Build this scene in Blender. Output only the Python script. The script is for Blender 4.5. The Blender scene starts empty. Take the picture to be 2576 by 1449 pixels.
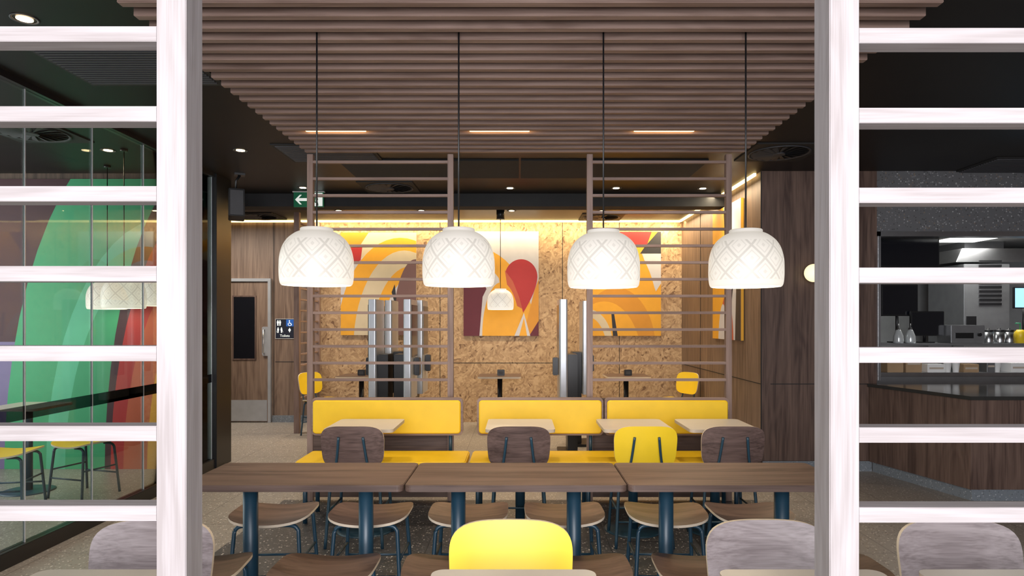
import bpy, bmesh, math, random
from mathutils import Vector, Matrix
random.seed(4)
S = bpy.context.scene
COL = S.collection
F = 1650.0; CX = 1305.0; CY = 810.0; H = 1.48
def X(px, d): return (px-CX)*d/F
def Z(py, d): return H-(py-CY)*d/F

# ------------------------------------------------------------------ materials
MATS = {}
def nmat(name):
    m = bpy.data.materials.new(name); m.use_nodes = True
    nt = m.node_tree; b = nt.nodes['Principled BSDF']
    MATS[name] = m
    return m, nt, b
def N(nt, typ, **kw):
    n = nt.nodes.new(typ)
    for k, v in kw.items(): setattr(n, k, v)
    return n
def plain(name, col, rough=0.5, metal=0.0, emis=0, ecol=None, var=0.06, spec=None):
    m, nt, b = nmat(name)
    tc = N(nt, 'ShaderNodeTexCoord'); no = N(nt, 'ShaderNodeTexNoise'); no.inputs['Scale'].default_value = 9
    nt.links.new(tc.outputs['Object'], no.inputs['Vector'])
    r = N(nt, 'ShaderNodeValToRGB')
    r.color_ramp.elements[0].position = .3; r.color_ramp.elements[1].position = .7
    r.color_ramp.elements[0].color = (*[c*(1-var) for c in col], 1); r.color_ramp.elements[1].color = (*[min(1, c*(1+var)) for c in col], 1)
    nt.links.new(no.outputs['Fac'], r.inputs['Fac']); nt.links.new(r.outputs['Color'], b.inputs['Base Color'])
    b.inputs['Roughness'].default_value = rough; b.inputs['Metallic'].default_value = metal
    if spec is not None: b.inputs['Specular IOR Level'].default_value = spec
    if emis:
        b.inputs['Emission Color'].default_value = (*(ecol or col), 1); b.inputs['Emission Strength'].default_value = emis
    return m
def wood(name, dark, light, axis='Z', rough=0.5, freq=1.0, rnd=True, spec=.35):
    m, nt, b = nmat(name)
    tc = N(nt, 'ShaderNodeTexCoord')
    src = tc.outputs['Object']
    if rnd:
        oi = N(nt, 'ShaderNodeObjectInfo'); mul = N(nt, 'ShaderNodeMath', operation='MULTIPLY'); mul.inputs[1].default_value = 37
        nt.links.new(oi.outputs['Random'], mul.inputs[0])
        ad = N(nt, 'ShaderNodeVectorMath', operation='ADD')
        nt.links.new(src, ad.inputs[0]); nt.links.new(mul.outputs[0], ad.inputs[1]); src = ad.outputs[0]
    def layer(al, cr, scale, det, dist):
        mp = N(nt, 'ShaderNodeMapping'); sc = [cr, cr, cr]; sc['XYZ'.index(axis)] = al
        mp.inputs['Scale'].default_value = sc; nt.links.new(src, mp.inputs['Vector'])
        no = N(nt, 'ShaderNodeTexNoise'); no.inputs['Scale'].default_value = scale; no.inputs['Detail'].default_value = det
        no.inputs['Distortion'].default_value = dist
        nt.links.new(mp.outputs[0], no.inputs['Vector']); return no.outputs['Fac']
    a = layer(0.35*freq, 5*freq, 2.2, 5, 1.2); c = layer(2*freq, 75*freq, 1.5, 3, 0.2)
    a0 = layer(0.5*freq, 3.2*freq, 1.4, 1, .4)
    s1 = N(nt, 'ShaderNodeMath', operation='MULTIPLY'); s1.inputs[1].default_value = 60; nt.links.new(a0, s1.inputs[0])
    s2 = N(nt, 'ShaderNodeMath', operation='SINE'); nt.links.new(s1.outputs[0], s2.inputs[0])
    mx = N(nt, 'ShaderNodeMath', operation='MULTIPLY_ADD'); mx.inputs[1].default_value = 0.62
    m2 = N(nt, 'ShaderNodeMath', operation='MULTIPLY'); m2.inputs[1].default_value = 0.38
    m3 = N(nt, 'ShaderNodeMath', operation='MULTIPLY_ADD'); m3.inputs[1].default_value = 0.03
    nt.links.new(c, m2.inputs[0]); nt.links.new(a, mx.inputs[0]); nt.links.new(m2.outputs[0], mx.inputs[2])
    nt.links.new(s2.outputs[0], m3.inputs[0]); nt.links.new(mx.outputs[0], m3.inputs[2])
    r = N(nt, 'ShaderNodeValToRGB'); e = r.color_ramp.elements
    e[0].position = .37; e[1].position = .63; e[0].color = (*dark, 1); e[1].color = (*light, 1)
    mid = r.color_ramp.elements.new(.5); mid.color = (*[(p*.45+q*.55) for p, q in zip(dark, light)], 1)
    nt.links.new(m3.outputs[0], r.inputs['Fac']); nt.links.new(r.outputs['Color'], b.inputs['Base Color'])
    b.inputs['Roughness'].default_value = rough; b.inputs['Specular IOR Level'].default_value = spec
    return m
for ax in 'XYZ':
    wood('walnut_'+ax, (.062, .037, .029), (.135, .088, .070), ax)
    wood('slatwood_'+ax, (.170, .110, .088), (.275, .19, .157), ax)
    wood('palewood_'+ax, (.275, .245, .24), (.365, .335, .335), ax, freq=2.2, spec=.15, rough=.65)  # brown screen wood, colour lightened to stand in for strong daylight
wood('wallwood', (.06, .036, .029), (.145, .093, .072), 'Z', rnd=False, rough=.45)
wood('wallwood_warm', (.12, .078, .056), (.235, .162, .118), 'Z', rnd=False, rough=.5)
wood('seatwood', (.07, .042, .033), (.15, .095, .075), 'X', rough=.4)
wood('chairwood_daylit', (.17, .138, .138), (.32, .275, .275), 'X', rough=.45, freq=1.6)  # walnut with base colour raised so the near chairs read as daylit
wood('chairwood_dark', (.06, .038, .034), (.15, .10, .09), 'X', rough=.45, freq=1.6)
plain('ply_edge', (.62, .52, .40), .6)
plain('yellow', (.80, .56, .02), .42, var=.02)
plain('yellow_vinyl', (.82, .53, .010), .5, var=.03)
plain('blue_metal', (.012, .045, .075), .4, spec=.6)
plain('black', (.008, .008, .009), .35)
plain('black_matte', (.012, .011, .011), .7)
plain('dark_grey', (.05, .05, .055), .6)
plain('table_cream', (.60, .55, .49), .35, var=.02)
plain('table_edge', (.50, .42, .34), .5)
plain('white', (.8, .8, .78), .5, var=.02)
plain('steel', (.55, .56, .57), .28, metal=1)
plain('steel_matte', (.34, .35, .36), .36, metal=.8)
plain('silver', (.50, .52, .55), .3, metal=.5)
plain('cardboard', (.38, .25, .14), .8)
plain('trim_black', (.006, .006, .007), .3)
plain('ceiling_dark', (.009, .0075, .007), .45, spec=.3)
plain('ceiling_panel', (.02, .021, .023), .9)
plain('kitchen_wall', (.27, .28, .28), .35)
plain('light_disc', (1, .8, .5), emis=14, ecol=(1, .72, .4))
plain('light_cool', (1, 1, 1), emis=5, ecol=(1, .98, .95))
plain('light_slot', (1, .75, .4), emis=5, ecol=(1, .60, .22))
plain('light_cove', (1, .8, .4), emis=3.6, ecol=(1, .70, .28))
plain('globe', (1, .85, .6), emis=1.15, ecol=(1, .80, .45))
plain('bulb', (1, .9, .7), emis=6, ecol=(1, .85, .6))
plain('screen_dark', (.006, .007, .01), .15)
plain('screen_blue', (.2, .5, .8), .2, emis=1.2, ecol=(.35, .65, .9))
plain('bottle_clear', (.55, .58, .58), .12, metal=.3)
plain('green_sign', (.0, .10, .045), .4, emis=.08, ecol=(0, .25, .1))
plain('sign_white', (.85, .9, .88), .4, emis=.4, ecol=(.9, 1, .95))
plain('navy_sign', (.012, .016, .03), .4)
plain('blue_sign', (.02, .12, .5), .4)
plain('counter_top', (.03, .03, .028), .12)
for n, c in dict(a_orange=(.76, .37, .022), a_amber=(.62, .27, .02), a_cream=(.60, .52, .37), a_white=(.58, .57, .60), a_red=(.42, .022, .022),
                 a_maroon=(.11, .009, .022), a_mauve=(.17, .09, .09), a_black=(.02, .02, .025), a_tan=(.6, .42, .2),
                 a_green=(.045, .33, .15), a_green2=(.10, .46, .27), a_plum=(.055, .014, .022), a_grape=(.18, .14, .28), a_orange2=(.50, .10, .045)).items():
    plain(n, c, .55, var=.03)

def glassmat(name, tint, refl):
    m, nt, b = nmat(name); nt.nodes.remove(b)
    out = nt.nodes['Material Output']; tr = N(nt, 'ShaderNodeBsdfTransparent'); gl = N(nt, 'ShaderNodeBsdfGlossy'); mx = N(nt, 'ShaderNodeMixShader')
    lw = N(nt, 'ShaderNodeLayerWeight'); lw.inputs['Blend'].default_value = refl
    tr.inputs['Color'].default_value = (*tint, 1); gl.inputs['Roughness'].default_value = .02
    nt.links.new(lw.outputs['Fresnel'], mx.inputs[0]); nt.links.new(tr.outputs[0], mx.inputs[1]); nt.links.new(gl.outputs[0], mx.inputs[2])
    nt.links.new(mx.outputs[0], out.inputs['Surface']); return m
glassmat('glass', (.93, .97, .94), .12)
glassmat('smoked', (.35, .37, .39), .15)

# OSB
m, nt, b = nmat('osb')
tc = N(nt, 'ShaderNodeTexCoord')
no = N(nt, 'ShaderNodeTexNoise'); no.inputs['Scale'].default_value = 4; no.inputs['Detail'].default_value = 2
nt.links.new(tc.outputs['Object'], no.inputs['Vector'])
vm = N(nt, 'ShaderNodeVectorMath', operation='SCALE'); vm.inputs['Scale'].default_value = .3
nt.links.new(no.outputs['Color'], vm.inputs[0])
va = N(nt, 'ShaderNodeVectorMath', operation='ADD'); nt.links.new(tc.outputs['Object'], va.inputs[0]); nt.links.new(vm.outputs[0], va.inputs[1])
vs = []
for sc, rot in (((11, 11, 34), .6), ((36, 36, 11), -.3), ((18, 18, 40), -1.0)):
    mp = N(nt, 'ShaderNodeMapping'); mp.inputs['Rotation'].default_value = (0, rot, 0); mp2 = N(nt, 'ShaderNodeMapping'); mp2.inputs['Scale'].default_value = sc
    nt.links.new(va.outputs[0], mp.inputs['Vector']); nt.links.new(mp.outputs[0], mp2.inputs['Vector'])
    v = N(nt, 'ShaderNodeTexVoronoi'); v.inputs['Scale'].default_value = 1
    nt.links.new(mp2.outputs[0], v.inputs['Vector'])
    bw = N(nt, 'ShaderNodeRGBToBW'); nt.links.new(v.outputs['Color'], bw.inputs[0]); vs.append(bw.outputs[0])
n2 = N(nt, 'ShaderNodeTexNoise'); n2.inputs['Scale'].default_value = 12; nt.links.new(tc.outputs['Object'], n2.inputs['Vector'])
st = N(nt, 'ShaderNodeMath', operation='GREATER_THAN'); st.inputs[1].default_value = .5; nt.links.new(n2.outputs['Fac'], st.inputs[0])
mx = N(nt, 'ShaderNodeMix'); mx.data_type = 'FLOAT'
nt.links.new(st.outputs[0], mx.inputs[0]); nt.links.new(vs[0], mx.inputs[2]); nt.links.new(vs[1], mx.inputs[3])
mx2 = N(nt, 'ShaderNodeMix'); mx2.data_type = 'FLOAT'; mx2.inputs[0].default_value = .35
nt.links.new(mx.outputs[0], mx2.inputs[2]); nt.links.new(vs[2], mx2.inputs[3])
r = N(nt, 'ShaderNodeValToRGB'); e = r.color_ramp.elements
e[0].position = .16; e[0].color = (.17, .09, .045, 1); e[1].position = .8; e[1].color = (.60, .42, .245, 1)
k = e.new(.27); k.color = (.36, .225, .12, 1); k = e.new(.5); k.color = (.47, .31, .17, 1)
nt.links.new(mx2.outputs[0], r.inputs['Fac']); nt.links.new(r.outputs['Color'], b.inputs['Base Color']); b.inputs['Roughness'].default_value = .6

def terrazzo(name, base, chips, tile=None, rough=.4, scale=70):
    m, nt, b = nmat(name)
    tc = N(nt, 'ShaderNodeTexCoord'); v = N(nt, 'ShaderNodeTexVoronoi'); v.inputs['Scale'].default_value = scale
    nt.links.new(tc.outputs['Object'], v.inputs['Vector'])
    bw = N(nt, 'ShaderNodeSeparateColor'); nt.links.new(v.outputs['Color'], bw.inputs[0])
    r = N(nt, 'ShaderNodeValToRGB'); r.color_ramp.interpolation = 'CONSTANT'; e = r.color_ramp.elements
    e[0].position = 0; e[0].color = (*base, 1); e[1].position = .62; e[1].color = (*chips[0], 1)
    for p, c in zip((.74, .86, .94), chips[1:]):
        q = e.new(p); q.color = (*c, 1)
    nt.links.new(bw.outputs[0], r.inputs['Fac'])
    lt = N(nt, 'ShaderNodeMath', operation='LESS_THAN'); lt.inputs[1].default_value = .42; nt.links.new(v.outputs['Distance'], lt.inputs[0])
    mx = N(nt, 'ShaderNodeMix'); mx.data_type = 'RGBA'; mx.inputs[6].default_value = (*base, 1)
    nt.links.new(lt.outputs[0], mx.inputs[0]); nt.links.new(r.outputs['Color'], mx.inputs[7])
    out = mx.outputs[2]
    if tile:
        br = N(nt, 'ShaderNodeTexBrick'); br.offset = 0; br.inputs['Scale'].default_value = 1
        br.inputs['Brick Width'].default_value = tile; br.inputs['Row Height'].default_value = tile; br.inputs['Mortar Size'].default_value = .003
        br.inputs['Mortar'].default_value = (*[c*.5 for c in base], 1)
        nt.links.new(tc.outputs['Object'], br.inputs['Vector']); nt.links.new(out, br.inputs['Color1']); nt.links.new(out, br.inputs['Color2']); out = br.outputs['Color']
    nt.links.new(out, b.inputs['Base Color']); b.inputs['Roughness'].default_value = rough
terrazzo('floor_tz', (.275, .25, .225), [(.42, .39, .36), (.14, .12, .11), (.62, .58, .54), (.24, .18, .14)], .6)
terrazzo('floor_dark', (.062, .063, .068), [(.13, .13, .14), (.24, .22, .22), (.02, .02, .02), (.60, .57, .55)], .6)
terrazzo('grey_tz', (.11, .11, .115), [(.2, .2, .21), (.06, .06, .06), (.32, .32, .32), (.18, .14, .11)], None, .5, 60)
terrazzo('skirt_tz', (.16, .18, .20), [(.26, .28, .3), (.1, .11, .12), (.36, .38, .4), (.2, .2, .2)], None, .5, 80)

# pendant shade
m, nt, b = nmat('shade')
tc = N(nt, 'ShaderNodeTexCoord'); sp = N(nt, 'ShaderNodeSeparateXYZ'); nt.links.new(tc.outputs['Object'], sp.inputs[0])
def mth(op, a, bb=None, c=None):
    n = N(nt, 'ShaderNodeMath', operation=op)
    for i, q in enumerate((a, bb, c)):
        if q is None: continue
        if isinstance(q, (int, float)): n.inputs[i].default_value = q
        else: nt.links.new(q, n.inputs[i])
    return n.outputs[0]
ang = mth('ARCTAN2', sp.outputs['Y'], sp.outputs['X'])
u = mth('MULTIPLY', ang, 9/(2*math.pi))
w = mth('MULTIPLY', sp.outputs['Z'], 1/0.125)
def tri(x):
    f = mth('FRACT', x); return mth('ABSOLUTE', mth('SUBTRACT', f, .5))
p = tri(mth('ADD', u, w)); q = tri(mth('SUBTRACT', u, w))
mxx = mth('MAXIMUM', p, q)
l1 = mth('GREATER_THAN', mxx, .44); l2 = mth('LESS_THAN', mxx, .085); l3 = mth('MULTIPLY', mth('GREATER_THAN', mxx, .26), mth('LESS_THAN', mxx, .32))
pat = mth('MAXIMUM', l1, mth('MULTIPLY', mth('MAXIMUM', l2, l3), .6))
pat = mth('MULTIPLY', pat, mth('MULTIPLY', mth('GREATER_THAN', sp.outputs['Z'], .03), mth('LESS_THAN', sp.outputs['Z'], .215)))
grad = mth('MULTIPLY_ADD', sp.outputs['Z'], -1.3, .80)  # painted-in glow: emission fades upward in place of bulb light through the shade
dim = mth('MULTIPLY_ADD', pat, -.20, 1.0)
est = mth('MULTIPLY', grad, dim)
b.inputs['Emission Color'].default_value = (1, .91, .77, 1)
cm = N(nt, 'ShaderNodeMix'); cm.data_type = 'RGBA'; cm.inputs[6].default_value = (.33, .32, .31, 1); cm.inputs[7].default_value = (.25, .24, .23, 1)
nt.links.new(pat, cm.inputs[0]); nt.links.new(cm.outputs[2], b.inputs['Base Color'])
nt.links.new(est, b.inputs['Emission Strength']); b.inputs['Roughness'].default_value = .45

# ------------------------------------------------------------------ mesh builder
class MB:
    def __init__(s): s.v = []; s.f = []; s.m = []; s.sm = []
    def add(s, vs, fs, mat=0, smooth=False):
        o = len(s.v); s.v += [tuple(v) for v in vs]
        for f in fs: s.f.append([i+o for i in f]); s.m.append(mat); s.sm.append(smooth)
        return s
    def box(s, x0, x1, y0, y1, z0, z1, mat=0):
        vs = [(x, y, z) for z in (z0, z1) for y in (y0, y1) for x in (x0, x1)]
        return s.add(vs, [(0, 2, 3, 1), (4, 5, 7, 6), (0, 1, 5, 4), (2, 6, 7, 3), (0, 4, 6, 2), (1, 3, 7, 5)], mat)
    def cbox(s, c, d, mat=0):
        return s.box(c[0]-d[0]/2, c[0]+d[0]/2, c[1]-d[1]/2, c[1]+d[1]/2, c[2]-d[2]/2, c[2]+d[2]/2, mat)
    def tube(s, pts, r, n=12, mat=0, r2=None, smooth_path=False):
        P = [Vector(p) for p in pts]
        if smooth_path and len(P) > 2:
            Q = []; E = [P[0]]+P+[P[-1]]
            for i in range(1, len(E)-2):
                a, b_, c, d = E[i-1:i+3]
                for k in range(5):
                    t = k/5
                    Q.append(.5*((2*b_)+(c-a)*t+(2*a-5*b_+4*c-d)*t*t+(3*b_-a-3*c+d)*t**3))
            Q.append(P[-1]); P = Q
        L = len(P); vs = []; fs = []
        up = Vector((.31, .17, .93)).normalized()
        for i, p in enumerate(P):
            t = (P[min(i+1, L-1)]-P[max(i-1, 0)]).normalized()
            a = t.cross(up)
            if a.length < 1e-3: a = t.cross(Vector((1, 0, 0)))
            a.normalize(); bq = t.cross(a); rr = r if r2 is None else r+(r2-r)*i/(L-1)
            for k in range(n):
                th = 2*math.pi*k/n; vs.append(p+a*math.cos(th)*rr+bq*math.sin(th)*rr)
        for i in range(L-1):
            for k in range(n):
                fs.append((i*n+k, i*n+(k+1) % n, (i+1)*n+(k+1) % n, (i+1)*n+k))
        s.add(vs, fs, mat, True); o = len(s.v)-len(vs)
        s.f.append([o+k for k in range(n)][::-1]); s.m.append(mat); s.sm.append(False)
        s.f.append([o+(L-1)*n+k for k in range(n)]); s.m.append(mat); s.sm.append(False)
        return s
    def lathe(s, prof, n=40, c=(0, 0, 0), mat=0, loop=False):
        vs = []; fs = []; L = len(prof)
        for r, z in prof:
            for k in range(n):
                a = 2*math.pi*k/n; vs.append((c[0]+r*math.cos(a), c[1]+r*math.sin(a), c[2]+z))
        for i in range(L if loop else L-1):
            j = (i+1) % L
            for k in range(n): fs.append((i*n+k, i*n+(k+1) % n, j*n+(k+1) % n, j*n+k))
        return s.add(vs, fs, mat, True)
    def disc(s, c, r, h, n=32, mat=0):
        return s.tube([c, (c[0], c[1], c[2]+h)], r, n, mat)
    def sphere(s, c, r, mat=0, n=20, sz=1):
        return s.lathe([(max(1e-4, r*math.sin(math.pi*i/n)), -r*sz*math.cos(math.pi*i/n)) for i in range(n+1)], 28, c, mat)
    def prism(s, out, fn, lo, hi, mat=0, emat=None, smooth=False):
        n = len(out); vs = [fn(u, v, lo) for u, v in out]+[fn(u, v, hi) for u, v in out]
        s.add(vs, [], mat); o = len(s.v)-2*n
        s.f.append([o+i for i in range(n)][::-1]); s.f.append([o+n+i for i in range(n)]); s.m += [mat, mat]; s.sm += [False, False]
        for i in range(n):
            s.f.append([o+i, o+(i+1) % n, o+n+(i+1) % n, o+n+i]); s.m.append(mat if emat is None else emat); s.sm.append(smooth)
        return s
    def cpanel(s, w, h, ex, th, bow, fn, taper=0, mat=0, emat=1, NR=7, NA=56):
        def pt(r, a):
            ca, sa = math.cos(a), math.sin(a); k = (abs(ca)**ex+abs(sa)**ex)**(-1/ex)
            u = r*k*ca; v = r*k*sa; u *= (1+taper*v); return u*w/2, v*h/2
        for side in (0, 1):
            vs = []; fs = []
            vs.append(fn(0, 0, bow(0, 0)+side*th))
            for i in range(1, NR+1):
                for k in range(NA):
                    u, v = pt(i/NR, 2*math.pi*k/NA); vs.append(fn(u, v, bow(u, v)+side*th))
            for k in range(NA):
                fs.append((0, 1+k, 1+(k+1) % NA))
                for i in range(NR-1): fs.append((1+i*NA+k, 1+(i+1)*NA+k, 1+(i+1)*NA+(k+1) % NA, 1+i*NA+(k+1) % NA))
            if side == 0: fs = [tuple(reversed(f)) for f in fs]
            s.add(vs, fs, mat, True)
        o2 = len(s.v)-NA; o1 = o2-(1+NR*NA)
        vs = s.v[o1:o1+NA]+s.v[o2:o2+NA]
        s.add(vs, [(k, (k+1) % NA, NA+(k+1) % NA, NA+k) for k in range(NA)], emat, True)
        return s
    def mesh(s, name, mats, bevel=0, seg=2):
        me = bpy.data.meshes.new(name); me.from_pydata(s.v, [], s.f)
        for q in mats: me.materials.append(MATS[q])
        for p, mi, sm in zip(me.polygons, s.m, s.sm): p.material_index = mi; p.use_smooth = sm
        bm = bmesh.new(); bm.from_mesh(me)
        bmesh.ops.recalc_face_normals(bm, faces=bm.faces)
        if bevel:
            ed = [e for e in bm.edges if len(e.link_faces) == 2 and e.calc_face_angle(0) > .7]
            bmesh.ops.bevel(bm, geom=ed, offset=bevel, segments=seg, affect='EDGES', clamp_overlap=True)
        bm.to_mesh(me); bm.free(); return me
def rrect(w, h, r, n=6, cx=0, cy=0):
    o = []
    for sx, sy, a0 in ((1, 1, 0), (-1, 1, 90), (-1, -1, 180), (1, -1, 270)):
        for i in range(n+1):
            a = math.radians(a0+90*i/n); o.append((cx+sx*(w/2-r)+r*math.cos(a), cy+sy*(h/2-r)+r*math.sin(a)))
    return o
XY = lambda u, v, n: (u, v, n)
XZ = lambda u, v, n: (u, n, v)
YZ = lambda u, v, n: (n, u, v)

def obj(name, me, parent=None, loc=(0, 0, 0), rot=(0, 0, 0), label=None, cat=None, group=None, kind=None):
    o = bpy.data.objects.new(name, me); o.location = loc; o.rotation_euler = rot
    if parent: o.parent = parent
    COL.objects.link(o)
    if label: o['label'] = label
    if cat: o['category'] = cat
    if group: o['group'] = group
    if kind: o['kind'] = kind
    return o
def thing(name, label, cat, parts, loc=(0, 0, 0), rotz=0, group=None):
    e = obj(name, None, None, loc, (0, 0, rotz), label, cat, group); e.empty_display_size = .1
    for p in parts:
        q = obj(p[0], p[1], e, p[2] if len(p) > 2 else (0, 0, 0))
        if len(p) > 3: q['label'] = p[3]
    return e
def struct(name, me, **k): return obj(name, me, kind='structure', **k)
def bx(*a): return MB().box(*a)

# ------------------------------------------------------------------ room shell
CE = 2.98
struct('floor', bx(-6.2, 7.6, -3, 9.9, -.08, 0).mesh('floor', ['floor_tz']))
obj('floor_inset', bx(-1.95, 1.95, 1.2, 5.45, 0, .002).mesh('floor_inset', ['floor_dark']), kind='structure')
struct('ceiling', bx(-6.2, 7.6, -.2, 9.9, CE, CE+.1).mesh('ceiling', ['ceiling_dark']))
BY = 9.7
struct('wall_back', bx(-2.97, 2.41, BY, BY+.1, 0, CE).mesh('wall_back', ['osb']))
struct('wall_back_corridor', bx(-6.2, -2.97, BY, BY+.1, 0, CE).mesh('wall_back_corridor', ['wallwood_warm']))
struct('wall_right', bx(2.41, 2.5, 6.52, BY, 0, CE).mesh('wall_right', ['wallwood_warm']))
struct('wall_partition', bx(2.5, 3.56, 6.52, 6.62, 0, CE).mesh('wall_partition', ['wallwood']))
struct('wall_partition_end', bx(2.409, 2.5, 6.515, 6.52, 0, CE).mesh('wall_partition_end', ['wallwood']))
struct('wall_left', bx(-6.3, -6.2, -3, 9.9, 0, CE).mesh('wall_left', ['wallwood']))
struct('wall_playroom', bx(-6.2, -3.16, 6.62, 6.72, 0, CE).mesh('wall_playroom', ['wallwood']))
struct('wall_kitchen_back', bx(2.5, 7.6, 9.3, 9.4, 0, CE).mesh('wall_kitchen_back', ['kitchen_wall']))
struct('wall_kitchen_side', bx(7.5, 7.6, -3, 9.3, 0, CE).mesh('wall_kitchen_side', ['wallwood']))
struct('ceiling_kitchen', bx(2.52, 7.5, 6.62, 9.3, 2.5, 2.54).mesh('ceiling_kitchen', ['white']))
struct('trim_1', bx(-4.9, 2.41, 7.66, 7.9, 2.83, CE).mesh('trim', ['ceiling_panel']))
sm = MB()
for px in (1107, 1415, 1558): sm.box(X(px, BY)-.004, X(px, BY)+.004, BY-.002, BY, 0, CE)
sm.box(-2.97, 2.41, BY-.002, BY, Z(913, BY)-.004, Z(913, BY)+.004)
struct('trim_2', sm.mesh('seam', ['black_matte']))
sm = MB()
zz = Z(966, 6.52)
sm.box(2.405, 2.409, 6.52, 9.7, zz-.004, zz+.004).box(2.5, 3.56, 6.516, 6.52, zz-.004, zz+.004)
for y in (7.6, 8.7): sm.box(2.405, 2.409, y-.004, y+.004, 0, CE)
for x in (3.08,): sm.box(x-.004, x+.004, 6.516, 6.52, 0, CE)
sm.box(2.403, 2.412, 6.51, 6.518, 0, CE)
struct('trim_3', sm.mesh('seam', ['black_matte']))
sm = MB()
for x in (-5.0, -4.37, -3.62): sm.box(x-.004, x+.004, BY-.003, BY, 0, CE)
sm.box(-3.6, -2.97, BY-.003, BY, Z(910, BY)-.004, Z(910, BY)+.004)
struct('trim_4', sm.mesh('seam', ['black_matte']))
struct('baseboard_back', bx(-3.64, -2.97, BY-.02, BY, 0, .10).mesh('bb', ['skirt_tz']))
struct('baseboard_partition', bx(2.42, 3.5, 6.50, 6.515, 0, .10).mesh('bb', ['skirt_tz']))
struct('trim_5', bx(-4.6, 2.38, BY-.05, BY-.02, CE-.03, CE-.001).mesh('cove', ['light_cove']))
struct('trim_6', bx(2.365, 2.39, 6.6, BY-.06, CE-.03, CE-.001).mesh('cove', ['light_cove']))
for i, (a, c) in enumerate(((-1.67, .0), (.02, 1.75))):
    struct('trim_%d' % (7+i), bx(a, c, 6.04, 6.78, CE-.015, CE).mesh('ac', ['ceiling_panel']))

# left glazing
gx = -3.1
ys = [2.81, 3.46, 4.11, 4.76, 5.41, 6.06, 6.61]
for i in range(6):
    w_ = struct('window_%d' % (i+1), bx(gx-.004, gx+.004, ys[i]+.003, ys[i+1]-.003, .10, 2.94).mesh('pane', ['glass']))
    obj('window_band', bx(gx+.005, gx+.007, ys[i]+.003, ys[i+1]-.003, .87, .955).mesh('band', ['smoked']), w_)
    obj('window_joint', bx(gx-.006, gx+.008, ys[i+1]-.003, ys[i+1]+.003, .10, 2.94).mesh('joint', ['silver']), w_)
struct('trim_9', bx(gx-.035, gx+.035, 2.5, 6.62, 0, .10).mesh('sill', ['trim_black'], .003))
struct('trim_10', bx(gx-.035, gx+.035, 2.5, 6.62, 2.94, CE).mesh('head', ['trim_black']))
struct('trim_11', bx(gx-.05, gx+.05, 6.62, 6.96, 0, CE).mesh('jamb', ['trim_black'], .004))

# ------------------------------------------------------------------ art helper
def clip(poly, W, Hh):
    def cl(P, ins, inter):
        o = []
        for i in range(len(P)):
            a, b_ = P[i-1], P[i]
            if ins(b_):
                if not ins(a): o.append(inter(a, b_))
                o.append(b_)
            elif ins(a): o.append(inter(a, b_))
        return o
    def ix(c): return lambda a, b_: (c, a[1]+(b_[1]-a[1])*(c-a[0])/(b_[0]-a[0]))
    def iy(c): return lambda a, b_: (a[0]+(b_[0]-a[0])*(c-a[1])/(b_[1]-a[1]), c)
    for ins, it in ((lambda p: p[0] >= 0, ix(0)), (lambda p: p[0] <= W, ix(W)), (lambda p: p[1] >= 0, iy(0)), (lambda p: p[1] <= Hh, iy(Hh))):
        if len(poly) < 3: return []
        poly = cl(poly, ins, it)
    return poly
def ell(cx, cy, rx, ry, a0=0, a1=360, n=56):
    return [(cx+rx*math.cos(math.radians(a0+(a1-a0)*i/n)), cy+ry*math.sin(math.radians(a0+(a1-a0)*i/n))) for i in range(n+(0 if a1-a0 == 360 else 1))]
def art(name, W, Hh, wm, hm, bg, shapes, thick=.03):
    mats = [bg]; mb = MB().box(-wm/2, wm/2, -thick, 0, 0, hm)
    for i, (mt, poly) in enumerate(shapes):
        P = clip(poly, W, Hh)
        if len(P) < 3: continue
        if mt not in mats: mats.append(mt)
        yy = -thick-.0006*(i+1)
        bm = bmesh.new(); vs = [bm.verts.new(((u/W-.5)*wm, yy, (1-v/Hh)*hm)) for u, v in P]
        try:
            f = bm.faces.new(vs)
            bmesh.ops.triangulate(bm, faces=[f]); bm.verts.index_update()
            mb.add([v.co[:] for v in bm.verts], [[v.index for v in f.verts] for f in bm.faces], mats.index(mt))
        except Exception as ex: print('art', ex)
        bm.free()
    me = bpy.data.meshes.new(name); me.from_pydata(mb.v, [], mb.f)
    for q in mats: me.materials.append(MATS[q])
    for p, mi in zip(me.polygons, mb.m): p.material_index = mi
    bm = bmesh.new(); bm.from_mesh(me)
    for f in bm.faces:
        if len(f.verts) == 3 and f.normal.y > 0: f.normal_flip()
    bm.to_mesh(me); bm.free()
    return me
def place_art(me, px0, px1, py0, py1, d, label):
    obj('abstract_painting', me, None, ((X(px0, d)+X(px1, d))/2, BY-.003, Z(py1, d)), label=label, cat='painting', group='abstract canvases in the dining room')
dA = 9.66
a1 = art('art1', 190, 258, 190*dA/F, 258*dA/F, 'a_cream', [
    ('a_white', [(0, 90), (60, 60), (60, 258), (0, 258)]), ('a_amber', [(0, 0), (70, 0), (50, 30), (0, 55)]),
    ('a_red', [(20, 40), (55, 30), (50, 70), (15, 85)]),
    ('a_orange', ell(150, 275, 160, 262)), ('a_cream', ell(160, 290, 128, 245)), ('a_orange', ell(175, 300, 100, 215)),
    ('a_white', ell(182, 300, 82, 190)), ('a_mauve', ell(188, 262, 58, 195)), ('a_black', [(128, 150), (136, 130), (140, 165), (138, 185)])])
place_art(a1, 857, 1047, 585, 843, dA, 'abstract canvas with orange arches, cream and mauve on chipboard wall')
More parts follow.
